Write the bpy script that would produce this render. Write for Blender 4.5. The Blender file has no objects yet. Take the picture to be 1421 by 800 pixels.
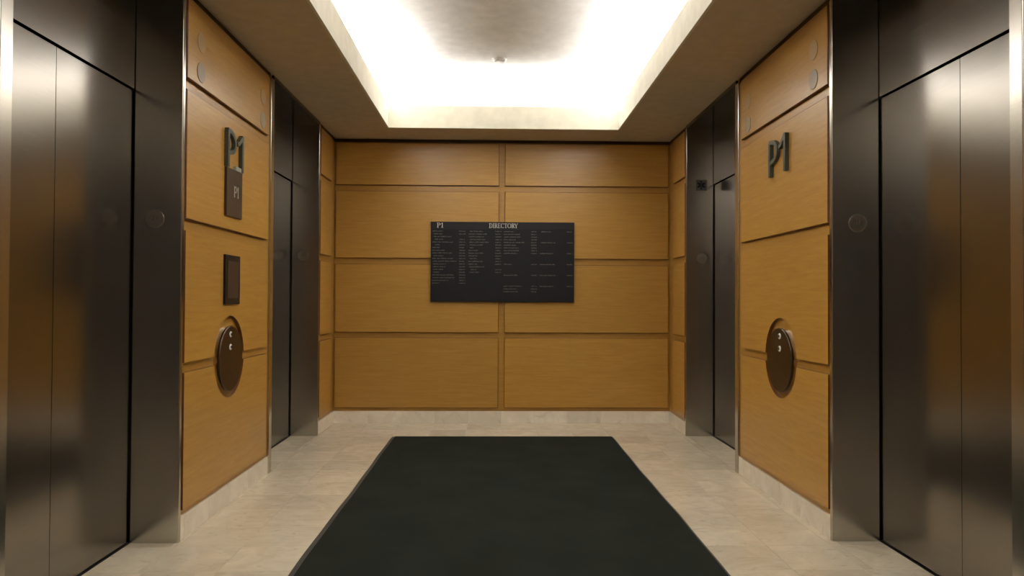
import bpy, bmesh, math, random
from mathutils import Vector, Matrix
random.seed(7)
S = bpy.context.scene
COL = S.collection

# ---------------------------------------------------------------- camera, world, exposure
f_px, yaw, pitch, roll = 1020.83, 0.0228, 0.0155, 0.0047
Fv = Vector((math.sin(yaw)*math.cos(pitch), math.cos(yaw)*math.cos(pitch), math.sin(pitch)))
Rv = Vector((math.cos(yaw), -math.sin(yaw), 0)); Uv = Rv.cross(Fv)
R2 = Rv*math.cos(roll) + Uv*math.sin(roll); U2 = -Rv*math.sin(roll) + Uv*math.cos(roll)
cd = bpy.data.cameras.new('camera'); cam = bpy.data.objects.new('camera', cd); COL.objects.link(cam)
cd.sensor_width = 36; cd.lens = f_px/1421*36; cd.clip_start = .02
M4 = Matrix((R2, U2, -Fv)).transposed().to_4x4(); M4.translation = Vector((0, 0, 1.15))
cam.matrix_world = M4
S.camera = cam
w = bpy.data.worlds.new('world'); S.world = w; w.use_nodes = True
w.node_tree.nodes['Background'].inputs[0].default_value = (0.01, 0.01, 0.01, 1)
S.view_settings.view_transform = 'Standard'; S.view_settings.look = 'None'
S.view_settings.gamma = 1; S.view_settings.use_curve_mapping = False
S.view_settings.exposure = 0.0
S.cycles.use_denoising = True
S.cycles.use_guiding = True; S.cycles.use_surface_guiding = True; S.cycles.use_volume_guiding = False; S.cycles.guiding_training_samples = 32
S.cycles.max_bounces = 12; S.cycles.diffuse_bounces = 8; S.cycles.glossy_bounces = 8
TUBE = 22.5           # watts of each cove batten
TUBE_COL = (1.0, 0.965, 0.92)

# ---------------------------------------------------------------- dimensions
WL, WR = -1.493, 1.632         # wall planes
JL, JR = -1.700, 1.843         # where the jambs end
DL, DR = -1.7095, 1.8525         # door faces
YN, YB = -1.2, 6.843           # near and far walls
Y1, Y2, Y3, Y4 = 2.275, 3.4955, 4.928, 6.191
ZC, ZR, ZD, ZB = 2.635, 2.607, 2.128, 0.113
ZU = 3.06                      # raised cove ceiling
CX0, CX1, CY0, CY1 = -0.930, 1.0665, -0.6, 6.371
T = 0.020                      # raised panels
ROWS = [(0.145, 0.793), (0.841, 1.472), (1.528, 2.150), (2.205, 2.598)]

# ---------------------------------------------------------------- materials
def nodes(name):
    m = bpy.data.materials.new(name); m.use_nodes = True
    nt = m.node_tree; return m, nt, nt.nodes['Principled BSDF']
def N(nt, t, **k):
    n = nt.nodes.new(t)
    for a, b in k.items():
        if a in ('op',): n.operation = b
        else: setattr(n, a, b)
    return n
def ramp(nt, stops):
    r = nt.nodes.new('ShaderNodeValToRGB'); e = r.color_ramp.elements
    while len(e) < len(stops): e.new(.5)
    for i, (p, c) in enumerate(stops): e[i].position = p; e[i].color = (*c, 1)
    return r
def coords(nt, scale, rnd=True):
    tc = N(nt, 'ShaderNodeTexCoord'); mp = N(nt, 'ShaderNodeMapping'); mp.inputs['Scale'].default_value = scale
    if rnd:
        oi = N(nt, 'ShaderNodeObjectInfo'); mu = N(nt, 'ShaderNodeMath', op='MULTIPLY'); mu.inputs[1].default_value = 37.
        ad = N(nt, 'ShaderNodeVectorMath', op='ADD')
        nt.links.new(oi.outputs['Random'], mu.inputs[0]); nt.links.new(mu.outputs[0], ad.inputs[1])
        nt.links.new(tc.outputs['Object'], ad.inputs[0]); nt.links.new(ad.outputs[0], mp.inputs[0])
    else: nt.links.new(tc.outputs['Object'], mp.inputs[0])
    return mp
def noise(nt, vec, scale, detail=3, rough=.5, dist=0):
    n = N(nt, 'ShaderNodeTexNoise'); n.inputs['Scale'].default_value = scale; n.inputs['Detail'].default_value = detail
    n.inputs['Roughness'].default_value = rough; n.inputs['Distortion'].default_value = dist
    nt.links.new(vec.outputs[0], n.inputs['Vector']); return n
def plain(name, col, rough=.5, metal=0, emit=None, es=1):
    m, nt, b = nodes(name)
    if col[0] < .05: b.inputs['Specular IOR Level'].default_value = .3
    mp = coords(nt, (1, 1, 1)); n = noise(nt, mp, 12, 3)
    lo = tuple(c*.93 for c in col); hi = tuple(min(1, c*1.05) for c in col)
    r = ramp(nt, [(.3, lo), (.7, hi)]); nt.links.new(n.outputs[0], r.inputs[0]); nt.links.new(r.outputs[0], b.inputs['Base Color'])
    b.inputs['Roughness'].default_value = rough; b.inputs['Metallic'].default_value = metal
    if emit:
        b.inputs['Emission Color'].default_value = (*emit, 1); b.inputs['Emission Strength'].default_value = es
    return m
def wood(name, dark, mid, light, coat=.5):
    m, nt, b = nodes(name)
    a = noise(nt, coords(nt, (1.6, 1.6, 26)), 2.2, 6, .62, .5)
    c = noise(nt, coords(nt, (5, 5, 150)), 3, 3, .6)
    mx = N(nt, 'ShaderNodeMix', data_type='FLOAT'); mx.inputs[0].default_value = .4
    nt.links.new(a.outputs[0], mx.inputs[2]); nt.links.new(c.outputs[0], mx.inputs[3])
    r = ramp(nt, [(.30, dark), (.5, mid), (.68, light)]); nt.links.new(mx.outputs[0], r.inputs[0])
    oi = N(nt, 'ShaderNodeObjectInfo'); mr = N(nt, 'ShaderNodeMapRange'); mr.inputs[3].default_value = .93; mr.inputs[4].default_value = 1.05
    hs = N(nt, 'ShaderNodeHueSaturation'); nt.links.new(oi.outputs['Random'], mr.inputs[0]); nt.links.new(mr.outputs[0], hs.inputs['Value'])
    nt.links.new(r.outputs[0], hs.inputs['Color']); nt.links.new(hs.outputs[0], b.inputs['Base Color'])
    b.inputs['Roughness'].default_value = .42
    b.inputs['Coat Weight'].default_value = coat; b.inputs['Coat Roughness'].default_value = .24
    bp = N(nt, 'ShaderNodeBump'); bp.inputs['Strength'].default_value = .05; bp.inputs['Distance'].default_value = .002
    nt.links.new(c.outputs[0], bp.inputs['Height']); nt.links.new(bp.outputs[0], b.inputs['Normal'])
    return m
def steel(name, col, r0=.20, an=.35, tang=(0, 0, 1)):
    m, nt, b = nodes(name)
    n = noise(nt, coords(nt, (1.2, 1.2, 90), False), 2, 3, .7)
    n2 = noise(nt, coords(nt, (1, 1, 1), False), 1.7, 2)
    lo = tuple(c*.96 for c in col); hi = tuple(c*1.04 for c in col)
    r = ramp(nt, [(.3, lo), (.7, hi)]); nt.links.new(n.outputs[0], r.inputs[0]); nt.links.new(r.outputs[0], b.inputs['Base Color'])
    mr = N(nt, 'ShaderNodeMapRange'); mr.inputs[3].default_value = r0*.9; mr.inputs[4].default_value = r0*1.1
    nt.links.new(n2.outputs[0], mr.inputs[0]); nt.links.new(mr.outputs[0], b.inputs['Roughness'])
    b.inputs['Metallic'].default_value = 1; b.inputs['Anisotropic'].default_value = an
    cx = N(nt, 'ShaderNodeCombineXYZ')
    for i in range(3): cx.inputs[i].default_value = tang[i]
    nt.links.new(cx.outputs[0], b.inputs['Tangent'])
    return m
def marble(name, base, vein, warm, rough=.2):
    m, nt, b = nodes(name)
    mp = coords(nt, (1, 1, 1))
    a = noise(nt, mp, 5, 6, .6, 1.2); v = noise(nt, coords(nt, (1, 2.2, 1)), 6, 8, .65, 2.2)
    r = ramp(nt, [(.32, warm), (.52, base), (.72, tuple(min(1, c*1.12) for c in base))]); nt.links.new(a.outputs[0], r.inputs[0])
    rv = ramp(nt, [(.0, (0, 0, 0)), (.57, (0, 0, 0)), (.66, (.55, .55, .55)), (.72, (0, 0, 0))]); nt.links.new(v.outputs[0], rv.inputs[0])
    mx = N(nt, 'ShaderNodeMix', data_type='RGBA'); mx.inputs[7].default_value = (*vein, 1)
    nt.links.new(rv.outputs[0], mx.inputs[0]); nt.links.new(r.outputs[0], mx.inputs[6])
    oi = N(nt, 'ShaderNodeObjectInfo'); mr = N(nt, 'ShaderNodeMapRange'); mr.inputs[3].default_value = .93; mr.inputs[4].default_value = 1.06
    hs = N(nt, 'ShaderNodeHueSaturation'); nt.links.new(oi.outputs['Random'], mr.inputs[0]); nt.links.new(mr.outputs[0], hs.inputs['Value'])
    nt.links.new(mx.outputs[2], hs.inputs['Color']); nt.links.new(hs.outputs[0], b.inputs['Base Color'])
    b.inputs['Roughness'].default_value = rough
    return m
def matpile(name):
    m, nt, b = nodes(name)
    n = noise(nt, coords(nt, (1, 1, 1), False), 420, 2, .7); n2 = noise(nt, coords(nt, (1, 1, 1), False), 3, 4)
    mx = N(nt, 'ShaderNodeMix', data_type='FLOAT'); mx.inputs[0].default_value = .35
    nt.links.new(n.outputs[0], mx.inputs[2]); nt.links.new(n2.outputs[0], mx.inputs[3])
    r = ramp(nt, [(.3, (.010, .0125, .010)), (.7, (.030, .036, .029))]); nt.links.new(mx.outputs[0], r.inputs[0])
    nt.links.new(r.outputs[0], b.inputs['Base Color']); b.inputs['Roughness'].default_value = .95
    b.inputs['Specular IOR Level'].default_value = .1
    bp = N(nt, 'ShaderNodeBump'); bp.inputs['Strength'].default_value = .6; bp.inputs['Distance'].default_value = .003
    nt.links.new(n.outputs[0], bp.inputs['Height']); nt.links.new(bp.outputs[0], b.inputs['Normal'])
    return m

WOOD = wood('maple_panel', (.43, .215, .034), (.50, .27, .048), (.56, .32, .065))
WOODB = wood('maple_backing', (.41, .205, .034), (.47, .25, .045), (.52, .29, .06))
EDGE = wood('panel_edge_shade', (.12, .038, .010), (.16, .055, .014), (.20, .07, .02), .05)  # dark edge banding, with the shade of the panel gaps in its colour
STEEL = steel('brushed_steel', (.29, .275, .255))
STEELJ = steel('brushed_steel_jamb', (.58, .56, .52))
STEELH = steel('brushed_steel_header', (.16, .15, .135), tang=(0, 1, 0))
TILE = marble('floor_marble', (.72, .645, .50), (.46, .41, .34), (.66, .57, .42))
BASE = marble('base_marble', (.86, .80, .68), (.60, .55, .47), (.80, .73, .60), .3)
GROUT = plain('grout', (.58, .51, .39), .9)
SOFFIT = plain('soffit_paint', (.56, .48, .35), .9)
CREAM = plain('fascia_paint', (.66, .63, .52), .8)
WHITE = plain('cove_paint', (.87, .87, .87), .9)
DARK = plain('painted_shadow_gap', (.06, .035, .018), .8)
SLOT = plain('door_track', (.02, .02, .02), .6)
PILE = matpile('mat_pile')
RUBBER = plain('mat_rubber', (.055, .052, .045), .6)
BOARD = plain('directory_black', (.012, .012, .014), .6)
BOARD2 = plain('directory_strip', (.020, .020, .024), .6)
PRINT = plain('white_lettering', (.62, .60, .56), .5)
PRINTS = plain('grey_lettering', (.20, .195, .18), .5)
BRONZE = steel('bronze_plate', (.10, .075, .055), .35, .5)
PLATE = plain('brown_sign', (.060, .036, .022), .4)
PLATEB = plain('dark_bronze_plate', (.026, .020, .016), .35, .4)
VERD = plain('green_metal_letter', (.085, .10, .08), .45, .3)
FROST = plain('frosted_disc', (.34, .27, .175), .35)
FROSTD = plain('frosted_disc_dim', (.42, .28, .13), .35)
BUTTON = plain('button_ring', (.72, .72, .70), .3, .0)
CHROME = plain('polished_rim', (.65, .62, .56), .16, 1)
SIGNG = plain('grey_sign', (.10, .095, .085), .5)
BLACK = plain('black_symbol', (.008, .008, .008), .6)
DISC = plain('jamb_disc', (.44, .42, .37), .3, 1)
MARK = plain('jamb_mark', (.22, .21, .18), .3, .3)
PALE = plain('pale_green_strip', (.42, .47, .40), .4)
PLASTIC = plain('white_plastic', (.82, .82, .84), .35)
HOUSE = plain('batten_white', (.8, .8, .78), .6)
TUBEM = plain("tube_glass", (.9, .9, .88), .4)

# ---------------------------------------------------------------- builders
def wloc(o):
    p = Vector((0, 0, 0))
    while o: p += o.location; o = o.parent
    return p
def finish(name, bm, mat, parent=None, origin=None):
    bmesh.ops.recalc_face_normals(bm, faces=bm.faces)
    if origin is None:
        vs = [v.co for v in bm.verts]
        origin = Vector([(min(v[i] for v in vs)+max(v[i] for v in vs))/2 for i in range(3)])
    origin = Vector(origin)
    bmesh.ops.translate(bm, verts=bm.verts, vec=-origin)
    me = bpy.data.meshes.new(name); bm.to_mesh(me); bm.free(); me.materials.append(mat)
    o = bpy.data.objects.new(name, me); COL.objects.link(o)
    o.location = origin - wloc(parent) if parent else origin
    o.parent = parent
    return o
def addbox(bm, x0, x1, y0, y1, z0, z1, bev=0):
    r = bmesh.ops.create_cube(bm, size=1)
    for v in r['verts']:
        v.co = Vector(((x0+x1)/2+v.co.x*(x1-x0), (y0+y1)/2+v.co.y*(y1-y0), (z0+z1)/2+v.co.z*(z1-z0)))
    if bev:
        es = list({e for v in r['verts'] for e in v.link_edges})
        bmesh.ops.bevel(bm, geom=es, offset=bev, segments=2, affect='EDGES', profile=.7)
def box(name, b, mat, parent=None, bev=0):
    bm = bmesh.new(); addbox(bm, *b, bev); return finish(name, bm, mat, parent)
def boxes(name, bs, mat, parent=None, bev=0):
    bm = bmesh.new()
    for b in bs: addbox(bm, *b, bev)
    return finish(name, bm, mat, parent)
def tag(o, label=None, cat=None, group=None, kind=None):
    if label: o['label'] = label
    if cat: o['category'] = cat
    if group: o['group'] = group
    if kind: o['kind'] = kind
    return o
def empty(name, loc, **k):
    o = bpy.data.objects.new(name, None); COL.objects.link(o); o.location = loc; o.empty_display_size = .1
    return tag(o, **k)
# frames: (u, v, n) -> world
def frameL(u, v, n): return Vector((WL+n, u, v))
def frameR(u, v, n): return Vector((WR-n, u, v))
def frameB(u, v, n): return Vector((u, YB-n, v))
def prism(bm, pts, fr, n0, n1):
    a = [bm.verts.new(fr(u, v, n0)) for u, v in pts]; b = [bm.verts.new(fr(u, v, n1)) for u, v in pts]
    bm.faces.new(a); bm.faces.new(b[::-1]); k = len(pts)
    for i in range(k): bm.faces.new((a[i], b[i], b[(i+1) % k], a[(i+1) % k]))
def stroke(pts, w, closed=False):
    """quads along a polyline, joined with mitres, as one outline"""
    k = len(pts); L = []; R_ = []
    for i in range(k):
        p = Vector(pts[i]); a = Vector(pts[max(0, i-1)]); b = Vector(pts[min(k-1, i+1)])
        t = (b-a).normalized(); n = Vector((-t.y, t.x))
        ww = w[i] if isinstance(w, (list, tuple)) else w
        L.append(tuple(p+n*ww/2)); R_.append(tuple(p-n*ww/2))
    return L + R_[::-1]
def circle(cx, cy, r, k=40, a0=0, a1=2*math.pi): return [(cx+r*math.cos(a0+(a1-a0)*i/k), cy+r*math.sin(a0+(a1-a0)*i/k)) for i in range(k)]
def disc(name, fr, u, v, r, n0, n1, mat, parent=None, k=48, bev=.0015):
    bm = bmesh.new()
    prof = [(r, n0), (r, n1-bev), (r-bev, n1)]
    rings = [[bm.verts.new(fr(u+q*math.cos(2*math.pi*i/k), v+q*math.sin(2*math.pi*i/k), n)) for i in range(k)] for q, n in prof]
    for a, b in zip(rings, rings[1:]):
        for i in range(k): bm.faces.new((a[i], a[(i+1) % k], b[(i+1) % k], b[i]))
    bm.faces.new(rings[0]); bm.faces.new(rings[-1])
    return finish(name, bm, mat, parent)

# ---------------------------------------------------------------- floor
fl = box('floor', (-2.2, 2.35, YN-.2, YB+.2, -.06, -.0015), GROUT); tag(fl, 'pale beige polished marble tile floor of the elevator hall', kind='structure')
TX0, PT, TY0 = .058, .305, 3.745
g = .0009
xs = [TX0+PT*k for k in range(-6, 7)]
def cuts(a, b, lst): return [a]+[v for v in lst if a+.01 < v < b-.01]+[b]
cx = cuts(WL, WR, xs)
ys = [TY0+PT*k for k in range(-18, 11)]
cy = cuts(1.915, YB, ys)
cache = {}
def tile(x0, x1, y0, y1, parent, mat=TILE, top=0.0):
    key = (round(x1-x0, 3), round(y1-y0, 3), mat.name)
    if key not in cache:
        bm = bmesh.new(); hx, hy = (x1-x0)/2-g, (y1-y0)/2-g
        addbox(bm, -hx, hx, -hy, hy, -.009, 0, 0)
        bmesh.ops.bevel(bm, geom=[e for e in bm.edges if all(v.co.z > -.001 for v in e.verts)], offset=.0006, segments=1, affect='EDGES')
        bmesh.ops.recalc_face_normals(bm, faces=bm.faces)
        me = bpy.data.meshes.new('tile'); bm.to_mesh(me); bm.free(); me.materials.append(mat); cache[key] = me
    o = bpy.data.objects.new('tile', cache[key]); COL.objects.link(o); o.parent = parent
    o.location = Vector(((x0+x1)/2, (y0+y1)/2, top)) - wloc(parent)
    return o
for a, b in zip(cx, cx[1:]):
    for c, d in zip(cy, cy[1:]): tile(a, b, c, d, fl)
for (a, b) in ((Y1, Y2), (Y3, Y4)):                      # the strips of floor inside the door recesses
    cc = cuts(a, b, ys)
    for c, d in zip(cc, cc[1:]):
        tile(JL-.004, WL, c, d, fl); tile(WR, JR+.004, c, d, fl)
# rest of the floor, behind the viewpoint
bm = bmesh.new(); cyn = cuts(YN, 1.915, ys)
for a, b in zip(cx, cx[1:]):
    for c, d in zip(cyn, cyn[1:]): addbox(bm, a+g, b-g, c+g, d-g, -.009, 0)
o = finish('rear_tiles', bm, TILE, fl); tag(o, kind='stuff')

# ---------------------------------------------------------------- walls
def wall_side(name, side, label):
    x = WL if side < 0 else WR; xo = x + side*.30
    segs = [(YN, Y1-.02), (Y2+.02, Y3-.02), (Y4+.02, YB)]
    return tag(boxes(name, [(min(x, xo), max(x, xo), a, b, -.0015, ZC) for a, b in segs], WOODB), label, kind='structure')
wl = wall_side('wall_left', -1, 'left wall of honey maple panels between steel elevator entrances')
wr = wall_side('wall_right', 1, 'right wall of honey maple panels between steel elevator entrances')
wb = tag(box('wall_far', (WL-.30, WR+.30, YB, YB+.2, -.0015, ZC), WOODB), 'far wall of honey maple panels in two columns of four', kind='structure')
wn = tag(box('wall_near', (WL-.30, WR+.30, YN-.2, YN, -.0015, ZC), plain('dim_grey_paint', (.11, .11, .105), .8)), 'plain dim grey wall behind the viewpoint', kind='structure')

CUY, CUZ, CUR = 4.128, .826, .226                        # round cut-out round the call stations
def panel(fr, u0, u1, v0, v1, parent, cut=None):
    bm = bmesh.new()
    pts = [(u0, v0), (u1, v0), (u1, v1), (u0, v1)]
    if cut == 'bottom':                                  # arc bites into the lower edge
        s = math.asin((v0-CUZ)/CUR); k = 28
        arc = [(CUY+CUR*math.cos(a), CUZ+CUR*math.sin(a)) for a in [math.pi-s-(math.pi-2*s)*i/k for i in range(k+1)]]
        pts = [(u0, v0)] + arc + [(u1, v0), (u1, v1), (u0, v1)]
    if cut == 'top':
        s = math.asin((v1-CUZ)/CUR); k = 28
        arc = [(CUY+CUR*math.cos(a), CUZ+CUR*math.sin(a)) for a in [s-(math.pi+2*s)*i/k for i in range(k+1)]]
        pts = [(u0, v0), (u1, v0), (u1, v1)] + arc + [(u0, v1)]
    prism(bm, pts, fr, 0, T)
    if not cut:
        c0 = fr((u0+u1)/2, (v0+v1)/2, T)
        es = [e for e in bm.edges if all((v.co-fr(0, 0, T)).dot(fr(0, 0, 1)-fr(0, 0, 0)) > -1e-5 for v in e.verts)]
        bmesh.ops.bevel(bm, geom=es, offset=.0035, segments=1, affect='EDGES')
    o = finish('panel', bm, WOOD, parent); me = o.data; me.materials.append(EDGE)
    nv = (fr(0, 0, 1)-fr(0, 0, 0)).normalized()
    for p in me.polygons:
        if abs(p.normal.dot(nv)) < .95: p.material_index = 1  # sides and chamfers take the dark colour that draws the shadow lines
    return o
for fr, wob in ((frameL, wl), (frameR, wr)):
    for i, (v0, v1) in enumerate(ROWS):
        panel(fr, 3.530, 4.790, v0, v1, wob, 'top' if i == 0 else 'bottom' if i == 1 else None)
        panel(fr, 6.226, 6.640, v0, v1, wob)
        panel(fr, .98, 2.195, v0, v1, wob)
        panel(fr, -1.0, .92, v0, v1, wob)
for fr, wob in ((frameB, wb),):
    for v0, v1 in ROWS:
        panel(fr, -1.478, .031, v0, v1, wob); panel(fr, .086, 1.614, v0, v1, wob)

# dark strip painted in for the shadow gap where the wood meets the ceiling
tag(boxes('shadow_trim_1', [(WL, WR, YB-.004, YB, 2.607, ZC)] +
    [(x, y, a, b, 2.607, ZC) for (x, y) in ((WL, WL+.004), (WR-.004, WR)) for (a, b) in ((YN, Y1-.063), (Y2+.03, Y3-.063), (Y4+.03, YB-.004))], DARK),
    'thin dark strip painted as the shadow gap between maple panels and ceiling', kind='structure')

# ---------------------------------------------------------------- marble baseboards, each tile a piece
BT = .011
def baseboard(name, label, fr, runs, joints):
    root = empty(name, fr(runs[0][0], 0, 0), kind='structure', label=label)
    for a, b in runs:
        cc = cuts(a, b, joints)
        for c, d in zip(cc, cc[1:]):
            bm = bmesh.new(); prism(bm, [(c+.0007, .0006), (d-.0007, .0006), (d-.0007, ZB), (c+.0007, ZB)], fr, 0.0004, BT)
            finish('tile', bm, BASE, root)
jx = [TX0+.308*k for k in range(-6, 7)]; jy = [TY0+.305*k+.13 for k in range(-18, 12)]
baseboard('baseboard_left', 'pale marble baseboard tiles along the left wall', frameL, [(Y2+.030, Y3-.063), (Y4+.030, YB), (.9, Y1-.063)], jy)
baseboard('baseboard_right', 'pale marble baseboard tiles along the right wall', frameR, [(Y2+.030, Y3-.063), (Y4+.030, YB), (.9, Y1-.063)], jy)
baseboard('baseboard_far', 'pale marble baseboard tiles along the far wall', frameB, [(WL+BT, WR-BT)], jx)

# ---------------------------------------------------------------- ceiling with lit cove
bm = bmesh.new()
X0, X1 = WL-.01, WR+.01
FT = .016
for b in ((X0-.29, CX0-FT, YN, YB, ZC, ZC+.03), (CX1+FT, X1+.29, YN, YB, ZC, ZC+.03), (CX0-FT, CX1+FT, CY1+FT, YB, ZC, ZC+.03), (CX0-FT, CX1+FT, YN, CY0-FT, ZC, ZC+.03)):
    addbox(bm, *b)
ce = tag(finish('ceiling', bm, SOFFIT), 'lowered ceiling border around the bright raised cove', kind='structure')
ft = .016; ZF = 2.828
boxes('fascia', [(CX0-ft, CX0, CY0-ft, CY1+ft, ZC-.0006, ZF), (CX1, CX1+ft, CY0-ft, CY1+ft, ZC-.0006, ZF),
      (CX0, CX1, CY1, CY1+ft, ZC-.0006, ZF), (CX0, CX1, CY0-ft, CY0, ZC-.0006, ZF)], CREAM, ce)
o = boxes('cove_ceiling', [(WL-.05, WR+.05, YN, YB+.25, ZU, ZU+.05), (WL-.05, WL, YN, YB+.25, ZC+.03, ZU), (WR, WR+.05, YN, YB+.25, ZC+.03, ZU),
      (WL, WR, YB+.2, YB+.25, ZC, ZU), (WL, WR, YN-.05, YN, ZC, ZU), (CX0-.5, CX1+.5, YB, YB+.2, ZC, ZC+.03)], WHITE, ce)
o['label'] = 'white raised cove ceiling'

# battens that light the cove, lying on the border behind the fascia
FG = 'fluorescent battens hidden in the ceiling cove'
ORD = ['nearest', 'second', 'third', 'fourth', 'fifth']
def batten(x0, y0, x1, y1, label):
    along_x = abs(x1-x0) > abs(y1-y0)
    r = empty('fluorescent_batten', ((x0+x1)/2, (y0+y1)/2, ZC+.03), label=label, cat='light fixture', group=FG)

    hw = .03
    b = (x0, x1, y0-hw, y0+hw, ZC+.03, ZC+.075) if along_x else (x0-hw, x0+hw, y0, y1, ZC+.03, ZC+.075)
    box('housing', b, HOUSE, r, .004)
    bm = bmesh.new(); L = max(x1-x0, y1-y0)-.06
    bmesh.ops.create_cone(bm, cap_ends=True, segments=10, radius1=.013, radius2=.013, depth=L)
    bmesh.ops.rotate(bm, verts=bm.verts, cent=(0, 0, 0), matrix=Matrix.Rotation(math.pi/2, 3, 'Y' if along_x else 'X'))
    bmesh.ops.translate(bm, verts=bm.verts, vec=((x0+x1)/2, (y0+y1)/2, ZC+.098))
    finish('tube', bm, TUBEM, r)
    ld = bpy.data.lights.new('tube_light', 'AREA'); ld.shape = 'RECTANGLE'; ld.energy = TUBE; ld.color = TUBE_COL
    ld.size, ld.size_y = (L, .08) if along_x else (.08, L)
    lo = bpy.data.objects.new('tube_light', ld); COL.objects.link(lo); lo.parent = r
    lo.location = (0, 0, .10); ti = math.radians(38)      # aimed up and in towards the middle of the cove
    d = Vector((0, -math.sin(ti), math.cos(ti))) if along_x else Vector((math.sin(ti)*(1 if x0 < 0 else -1), 0, math.cos(ti)))
    if along_x: X_ = Vector((1, 0, 0)); Y_ = (-d).cross(X_)
    else: Y_ = Vector((0, 1, 0)); X_ = Y_.cross(-d)
    lo.rotation_euler = Matrix((X_, Y_, -d)).transposed().to_euler()
    if along_x: ld.energy *= .7
    bs = [(x0, x0+.025), (x1-.025, x1)] if along_x else [(y0, y0+.025), (y1-.025, y1)]
    for c, d in bs:
        box('lamp_holder', (c, d, y0-.012, y0+.012, ZC+.075, ZC+.115) if along_x else (x0-.012, x0+.012, c, d, ZC+.075, ZC+.115), HOUSE, r)
xl, xr = CX0-.17, CX1+.17
for i, (a, b) in enumerate(((5.05, 6.25), (3.2, 4.4), (1.95, 3.15), (.7, 1.9), (-.55, .65))): batten(xl, a, xl, b, ORD[i]+' fluorescent batten from the far wall behind the left cove fascia')
for i, (a, b) in enumerate(((5.1, 6.3), (3.85, 5.05), (2.6, 3.8), (1.35, 2.55), (.1, 1.3))): batten(xr, a, xr, b, ORD[i]+' fluorescent batten from the far wall behind the right cove fascia')
for a, b, q in ((-1.0, .06, 'left'), (.1, 1.2, 'right')): batten(a, CY1+.16, b, CY1+.16, q+' one of the two fluorescent battens behind the far cove fascia')

# smoke detector on the cove ceiling
sd = empty('smoke_detector', (.024, 5.80, ZU), label='small round white smoke detector on the raised ceiling', cat='smoke detector')
def frameC(u, v, n): return Vector((u, v, ZU-n))
disc('base', frameC, .024, 5.80, .060, 0, .010, PLASTIC, sd, 40, .003)
disc('sensor_cap', frameC, .024, 5.80, .045, .010, .034, PLASTIC, sd, 40, .010)

# ---------------------------------------------------------------- elevator entrances
def entrance(n, side, ya, yb, label):
    x = WL if side < 0 else WR; j = JL if side < 0 else JR; d = DL if side < 0 else DR
    s = side
    def bb(xa, xb, y0, y1, z0, z1): return (min(xa, xb), max(xa, xb), y0, y1, z0, z1)
    root = empty('door_%d' % n, (x, (ya+yb)/2, 0), label=label, kind='structure')
    pr = x - s*.015
    # jambs: return into the recess plus a narrow face on the wall
    for (c, sg) in ((ya, -1), (yb, 1)):
        bm = bmesh.new()
        def yy(a, b): return (min(c+sg*a, c+sg*b), max(c+sg*a, c+sg*b))
        fw = .029 if sg > 0 else .062
        prof = [(j, 0), (pr, 0), (pr, fw), (x, fw), (x, .02), (j, .02)]
        fr = lambda u, v, n_: Vector((u, c+sg*v, n_))
        prism(bm, prof, fr, .0006, ZR)
        es = [e for e in bm.edges if abs(e.verts[0].co.x-pr) < 1e-5 and abs(e.verts[1].co.x-pr) < 1e-5 and abs(e.verts[0].co.z-e.verts[1].co.z) > 1]
        bmesh.ops.bevel(bm, geom=es, offset=.004, segments=3, affect='EDGES')
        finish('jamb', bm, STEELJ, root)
        # dark return behind the jamb
    boxes('reveal', [bb(j, d+s*.05, ya-.02, ya-.012, .0006, ZR), bb(j, d+s*.05, yb+.012, yb+.02, .0006, ZR)], SLOT, root)
    ym = (ya+yb)/2
    for a, b in ((ya-.011, ym-.0013), (ym+.0013, yb+.011)):
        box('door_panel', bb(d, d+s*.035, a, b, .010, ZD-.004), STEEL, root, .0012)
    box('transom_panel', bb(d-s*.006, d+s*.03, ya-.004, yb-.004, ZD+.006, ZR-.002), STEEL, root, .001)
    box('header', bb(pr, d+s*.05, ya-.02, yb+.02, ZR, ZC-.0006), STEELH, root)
    box('sill', bb(j+s*.0045, d+s*.06, ya-.011, yb+.011, -.0015, .0005), SLOT, root)
    box('shaft_lining', bb(d+s*.055, d+s*.065, ya-.011, yb+.011, .0006, ZR), SLOT, root)
    return root
entrance(1, -1, Y1, Y2, 'near left elevator entrance with brushed steel doors and jambs')
entrance(2, -1, Y3, Y4, 'far left elevator entrance with brushed steel doors and jambs')
entrance(3, 1, Y1, Y2, 'near right elevator entrance with brushed steel doors and jambs')
entrance(4, 1, Y3, Y4, 'far right elevator entrance with brushed steel doors, beside the star sign')

# round plates on the far-side jambs
def jframe(Y): return lambda u, v, n: Vector((u, Y-n, v))
def jamb_disc(u, v, Y, r, label, flip):
    root = empty('jamb_plate', (u, Y, v), label=label, cat='door marker')
    fr = jframe(Y)
    disc('plate', fr, u, v, r, 0, .003, DISC, root, 40, .0012)
    bm = bmesh.new()
    prism(bm, stroke([(u-.006*flip, v-.008), (u-.001*flip, v+.016)], .004), fr, .003, .0046)
    prism(bm, stroke([(u+.008*flip, v-.004), (u+.013*flip, v+.012)], .004), fr, .003, .0046)
    finish('raised_mark', bm, MARK, root)
jamb_disc(-1.603, 1.522, Y2, .043, 'faint round metal plate on the near left elevator jamb', 1)
jamb_disc(1.741, 1.525, Y2, .043, 'faint round metal plate on the near right elevator jamb', 1)
jamb_disc(-1.610, 1.509, Y4, .043, 'faint round metal plate on the far left elevator jamb', 1)
jamb_disc(1.752, 1.505, Y4, .043, 'faint round metal plate on the far right elevator jamb, below the star sign', 1)

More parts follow.
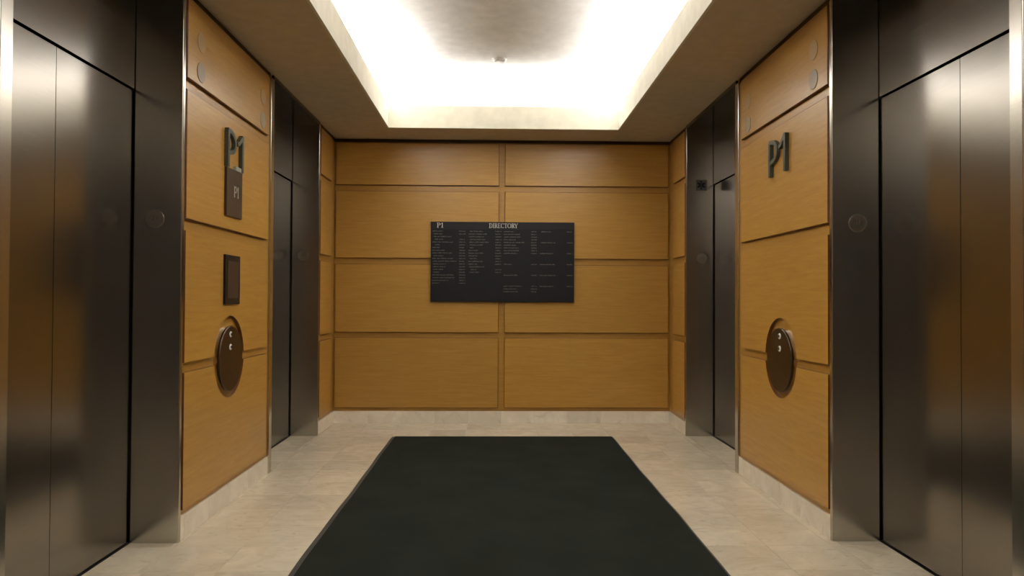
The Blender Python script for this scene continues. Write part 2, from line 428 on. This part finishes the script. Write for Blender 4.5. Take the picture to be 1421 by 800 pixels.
# star sign on the far right jamb
ss = empty('star_sign', (1.743, Y4, 2.127), label='small grey square sign with a black six-armed medical star', cat='sign')
fr = jframe(Y4)
bm = bmesh.new(); prism(bm, [(1.696, 2.081), (1.790, 2.081), (1.790, 2.173), (1.696, 2.173)], fr, 0, .003); finish('plate', bm, SIGNG, ss)
bm = bmesh.new()
for k in range(3):
    a = math.pi/2 + k*math.pi/3; c, s_ = math.cos(a)*.036, math.sin(a)*.036
    prism(bm, stroke([(1.743-c, 2.127-s_), (1.743+c, 2.127+s_)], .016), fr, .003, .0042+.0002*k)
finish('star', bm, BLACK, ss)
bm = bmesh.new()
prism(bm, stroke([(1.743, 2.100), (1.743, 2.153)], .0022), fr, .0046, .0052)
prism(bm, stroke([(1.743+.004*math.sin(t*.9), 2.104+.004*t) for t in range(0, 12)], .0018), fr, .0046, .0054)
finish('staff', bm, SIGNG, ss)

# ---------------------------------------------------------------- hall lanterns (pairs of round lenses)
def lantern(fr, y, label):
    r = empty('hall_lantern', fr(y, 2.35, T), label=label, cat='indicator')
    for v, m in ((2.425, FROSTD), (2.275, FROST)): disc('lens', fr, y, v, .05, T, T+.003, m, r)
lantern(frameL, 3.690, 'pair of round frosted lanterns at the near end of the left top panel')
lantern(frameL, 4.665, 'pair of round frosted lanterns at the far end of the left top panel')
lantern(frameR, 3.685, 'pair of round frosted lanterns at the near end of the right top panel')
lantern(frameR, 4.652, 'pair of round frosted lanterns at the far end of the right top panel')

# ---------------------------------------------------------------- P1 letters
def big_p1(fr0, u0, du, label, zb=1.868):
    fr = lambda u, v, n: fr0(u0+du*u, v, n)
    r = empty('level_letters', fr(.12, zb, T), label=label, cat='sign')
    H = .210; w = .027; n0, n1 = T, T+.022
    bm = bmesh.new()
    prism(bm, [(0, zb), (w, zb), (w, zb+H*.93), (0, zb+H*.93)], fr, n0, n1)
    arc = [(w*.2, zb+H*.945)] + [(w*.5+.108*math.sin(a)**.8, zb+H*(.66+.285*math.cos(a))) for a in [math.pi*i/16 for i in range(1, 14)]] + [(w*.5, zb+H*.355)]
    prism(bm, stroke(arc, .024), fr, n0, n1-.0004)
    finish('letter', bm, VERD, r)
    bm = bmesh.new()
    prism(bm, [(.222, zb), (.222+w, zb), (.222+w, zb+H), (.222, zb+H)], fr, n0, n1)
    prism(bm, stroke([(.152, zb+H*.70), (.185, zb+H*.76), (.205, zb+H*.84), (.238, zb+H*.975)], .024), fr, n0, n1-.0004)
    finish('letter', bm, VERD, r)
    return r
big_p1(frameL, 4.012, 1, 'raised green-grey metal letters P1 on the left wall above a brown sign')
big_p1(frameR, 4.250, -1, 'raised green-grey metal letters P1 alone on the right wall panel')

# small brown sign under the left letters
def slab(name, fr, u0, u1, v0, v1, n0, n1, mat, parent, bev=.0012):
    p, q = fr(u0, v0, n0), fr(u1, v1, n1)
    return box(name, (min(p.x, q.x), max(p.x, q.x), min(p.y, q.y), max(p.y, q.y), p.z if p.z < q.z else q.z, max(p.z, q.z)), mat, parent, bev)
bs = empty('level_sign', frameL(4.14, 1.735, T), label='brown vertical sign with small white P1 under the left letters', cat='sign')
slab('plate', frameL, 4.020, 4.262, 1.602, 1.866, T, T+.014, PLATE, bs)
slab('edge_strip', frameL, 4.150, 4.258, 1.8665, 1.890, T+.002, T+.018, PALE, bs, .001)['label'] = 'pale green strip at the top corner'
bm = bmesh.new(); zb = 1.713; fr = frameL
prism(bm, stroke([(4.135, zb), (4.135, zb+.062)], .011), fr, T+.014, T+.0155)
prism(bm, stroke([(4.135, zb+.058), (4.160, zb+.058), (4.168, zb+.045), (4.160, zb+.030), (4.135, zb+.028)], .009), fr, T+.014, T+.0158)
prism(bm, stroke([(4.192, zb), (4.192, zb+.064)], .012), fr, T+.014, T+.0155)
prism(bm, stroke([(4.178, zb+.046), (4.192, zb+.060)], .008), fr, T+.014, T+.0158)
finish('lettering', bm, PALE, bs)
kp = empty('key_switch_plate', frameL(4.13, 1.25, T), label='blank dark bronze rectangular plate above the left call station', cat='wall plate')
slab('plate', frameL, 4.018, 4.246, 1.116, 1.388, T, T+.012, PLATEB, kp)
slab('inset', frameL, 4.048, 4.216, 1.150, 1.354, T+.012, T+.0135, PLATE, kp, .0008)

# ---------------------------------------------------------------- call stations
def call_station(fr, label):
    r = empty('call_station', fr(4.117, .815, 0), label=label, cat='call button')
    yc, zc = 4.117, .815
    disc('housing', fr, yc, zc, .176, 0, .022, CHROME, r, 64, .001)
    disc('faceplate', fr, yc, zc, .181, .022, .033, BRONZE, r, 64, .004)
    for zb in (.950, .880):
        b = disc('button', fr, 4.100, zb, .0165, .033, .038, BUTTON, r, 28, .002)
        disc('button_centre', fr, 4.100, zb, .0085, .038, .0405, PLATEB, b, 20, .001)
call_station(frameL, 'round bronze call station with two buttons on the left wall')
call_station(frameR, 'round bronze call station with two buttons on the right wall')

# ---------------------------------------------------------------- directory
dr = empty('directory_board', (.067, YB-T, 1.126), label='wide black building directory board headed P1 DIRECTORY on the far wall', cat='directory')
def bx_(zx): return -.597+((590+zx/6.4)-598)/199*1.328
def bz_(zy): return 1.866-((300+zy/6.4)-308.5)/111*.740
BN = .045
slab('backboard', frameB, -.597, .731, 1.126, 1.866, T, BN, BOARD, dr, .002)
slab('header_band', frameB, -.590, .724, bz_(122), 1.860, BN, BN+.003, BOARD2, dr, .0008)
edges = [-.590, bx_(369), bx_(690), bx_(1008), .724]
for a, b in zip(edges, edges[1:]): slab('listing_column', frameB, a+.0015, b-.0015, 1.132, bz_(126), BN, BN+.002, BOARD, dr, .0006)
# header lettering, serif capitals drawn from strokes; (cap height 1, x advance)
def serif(ch):
    T_, t = .14, .055
    V = lambda x, a=0, b=1, w=T_: [(x-w/2, a), (x+w/2, a), (x+w/2, b), (x-w/2, b)]
    Hh = lambda y, a, b, w=t: [(a, y-w/2), (b, y-w/2), (b, y+w/2), (a, y+w/2)]
    sf = lambda x, y, w=.17: [(x-w, y-.03), (x+w, y-.03), (x+w, y+.03), (x-w, y+.03)]
    def ell(cx, cy, rx, ry, a0, a1, k=14, thick=.10, thin=.04):
        p = [(cx+rx*math.cos(a0+(a1-a0)*i/k), cy+ry*math.sin(a0+(a1-a0)*i/k)) for i in range(k+1)]
        ws = [thin+(thick)*abs(math.cos(a0+(a1-a0)*i/k)) for i in range(k+1)]
        return stroke(p, ws)
    pi = math.pi
    if ch == 'P': return [V(.2), sf(.2, .03), sf(.2, .97), Hh(.96, .2, .36), Hh(.5, .2, .36), ell(.36, .73, .24, .23, -pi/2, pi/2)], .72
    if ch == '1': return [V(.25), sf(.25, .03), stroke([(.08, .80), (.25, .96)], .07)], .5
    if ch == 'D': return [V(.2), sf(.14, .03), sf(.14, .97), Hh(.965, .2, .4), Hh(.035, .2, .4), ell(.4, .5, .36, .465, -pi/2, pi/2)], .90
    if ch == 'I': return [V(.2), sf(.2, .03), sf(.2, .97)], .42
    if ch == 'R': return [V(.2), sf(.2, .03), sf(.2, .97), Hh(.96, .2, .36), Hh(.52, .2, .36), ell(.36, .74, .22, .22, -pi/2, pi/2), stroke([(.38, .52), (.70, .02)], .15)], .78
    if ch == 'E': return [V(.2), sf(.16, .03), sf(.16, .97), Hh(.965, .2, .62), Hh(.51, .2, .5), Hh(.035, .2, .64), V(.60, .80, .99, .05), V(.62, .0, .22, .05)], .70
    if ch == 'C': return [ell(.48, .5, .37, .47, pi*.22, pi*1.78, 22), V(.77, .68, .95, .05)], .88
    if ch == 'T': return [V(.36), sf(.36, .03), Hh(.965, .04, .68), V(.055, .76, .99, .05), V(.665, .76, .99, .05)], .72
    if ch == 'O': return [ell(.5, .5, .39, .47, 0, pi, 16), ell(.5, .5, .39, .47, pi, 2*pi, 16)], 1.0
    if ch == 'Y': return [V(.36, 0, .48), sf(.36, .03), stroke([(.04, .96), (.36, .45)], .14), stroke([(.68, .96), (.36, .45)], .07), sf(.06, .97, .1), sf(.66, .97, .1)], .72
def header(text, u0, width, zb, h, nm):
    adv = sum(serif(c)[1] for c in text); sx = width/(adv)
    u = u0
    for c in text:
        polys, a = serif(c); bm = bmesh.new()
        for i, p in enumerate(polys): prism(bm, [(u+x*sx, zb+y*h) for x, y in p], frameB, BN+.003, BN+.0045+.00005*i)
        finish('letter', bm, PRINT, dr); u += a*sx
header('P1', bx_(103), bx_(165)-bx_(103), bz_(108), .046, 'p')
header('DIRECTORY', bx_(566), bx_(820)-bx_(566), bz_(108), .043, 'd')
# small unreadable listing lines: rows of tiny raised glyph strokes
def glyphs(bm, x0, x1, zc, seed):
    rg = random.Random(seed); x = x0; h = .0098; g0, g1 = BN+.002, BN+.0028
    nw = rg.randint(4, 8)
    while x < x1-.004:
        gw = rg.choice([.0045, .0055, .006]); k = rg.randint(0, 4); t = .0016
        gw = min(gw, x1-x)
        hh = h if rg.random() < .35 else h*.72
        b = zc-h/2
        def q(a, b_, c, d): prism(bm, [(a, c), (b_, c), (b_, d), (a, d)], frameB, g0, g1)
        q(x, x+t, b, b+hh)
        if k in (0, 1, 3): q(x+gw-t, x+gw, b, b+hh*.8)
        if k in (1, 2, 4): q(x+t, x+gw-t*.5, b+hh-t, b+hh)
        if k in (0, 2): q(x+t, x+gw-t, b, b+t)
        if k in (3, 4): q(x+t, x+gw-t, b+hh*.45, b+hh*.45+t)
        x += gw+.0022; nw -= 1
        if nw <= 0: x += .006; nw = rg.randint(3, 9)
rowy = lambda i: 138+24.3*i
c1 = [(66, 165, 1), (77, 158, 1), (77, 230, 0), (85, 165, 1), (66, 247, 1), (88, 135, 1), (66, 130, 1), (64, 175, 1), (66, 243, 1), (77, 165, 1), (66, 250, 1), (72, 283, 1),
      (75, 187, 1), (77, 183, 1), (77, 165, 1), (77, 137, 1), (66, 262, 1), (68, 265, 1), (62, 213, 1), (64, 130, 1)]
c2 = [(397, 510, 1), (388, 553, 1), (390, 525, 1), (397, 535, 1), (392, 567, 1), (397, 513, 1), (400, 430, 1), (387, 470, 1), (385, 515, 1), (385, 465, 1), (397, 460, 1), (383, 510, 1),
      (383, 467, 1), (395, 527, 0), (408, 460, 1), (397, 485, 1)]
c3 = {0: (700, 785), 1: (700, 843), 2: (700, 845), 3: (700, 803), 4: (698, 882), 5: (700, 808), 6: (700, 835), 7: (700, 832), 8: (698, 820), 12: (700, 768), 16: (700, 822), 20: (698, 860), 21: (698, 818), 22: (698, 828)}
c4 = {0: (1030, 1118), 4: (1028, 1157), 8: (1018, 1138), 12: (1018, 1152), 16: (1018, 1162), 20: (1018, 1145)}
sd_ = 11
def col_text(rows, n0, n1):
    global sd_
    bm = bmesh.new()
    for i, a, b, num in rows:
        z = bz_(rowy(i)); sd_ += 1; glyphs(bm, bx_(a), bx_(b), z, sd_)
        if num: glyphs(bm, bx_(n0+sd_ % 4), bx_(n1), z, sd_+500)
    o = finish('listing_text', bm, PRINTS, dr); o['kind'] = 'stuff'
col_text([(i, *r) for i, r in enumerate(c1)], 302, 357)
col_text([(i, *r) for i, r in enumerate(c2)], 622, 677)
col_text([(i, a, b, 1) for i, (a, b) in c3.items()], 941, 992)
col_text([(i, a, b, 1) for i, (a, b) in c4.items()], 1258, 1310)

# ---------------------------------------------------------------- floor mat
mt = empty('floor_mat', (.068, 3.6, 0), label='large dark green-black entrance mat running up the middle of the floor', cat='floor mat')
MX0, MX1, MY0, MY1 = -.850, .987, 1.45, 6.158
bm = bmesh.new(); k = 40
def ed(y, s): return .0025*math.sin(y*3.1+s)+.0015*math.sin(y*9+s*2)
pl = [(MX0+ed(MY0+(MY1-MY0)*i/k, 0), MY0+(MY1-MY0)*i/k) for i in range(k+1)]
pr_ = [(MX1+ed(MY0+(MY1-MY0)*i/k, 2), MY0+(MY1-MY0)*i/k) for i in range(k+1)]
fz = lambda u, v, n: Vector((u, v, n))
prism(bm, pl + pr_[::-1], fz, .0004, .0042)
es = [e for e in bm.edges if all(v.co.z > .004 for v in e.verts)]
bmesh.ops.bevel(bm, geom=es, offset=.002, segments=2, affect='EDGES')
finish('rubber_border', bm, RUBBER, mt)
bw = .026
bm = bmesh.new(); prism(bm, [(x+bw, max(MY0+bw, min(MY1-.012, y))) for x, y in pl] + [(x-.012, max(MY0+bw, min(MY1-.012, y))) for x, y in pr_[::-1]], fz, .0042, .0085)
bmesh.ops.remove_doubles(bm, verts=bm.verts, dist=1e-6)
finish('carpet_pile', bm, PILE, mt)
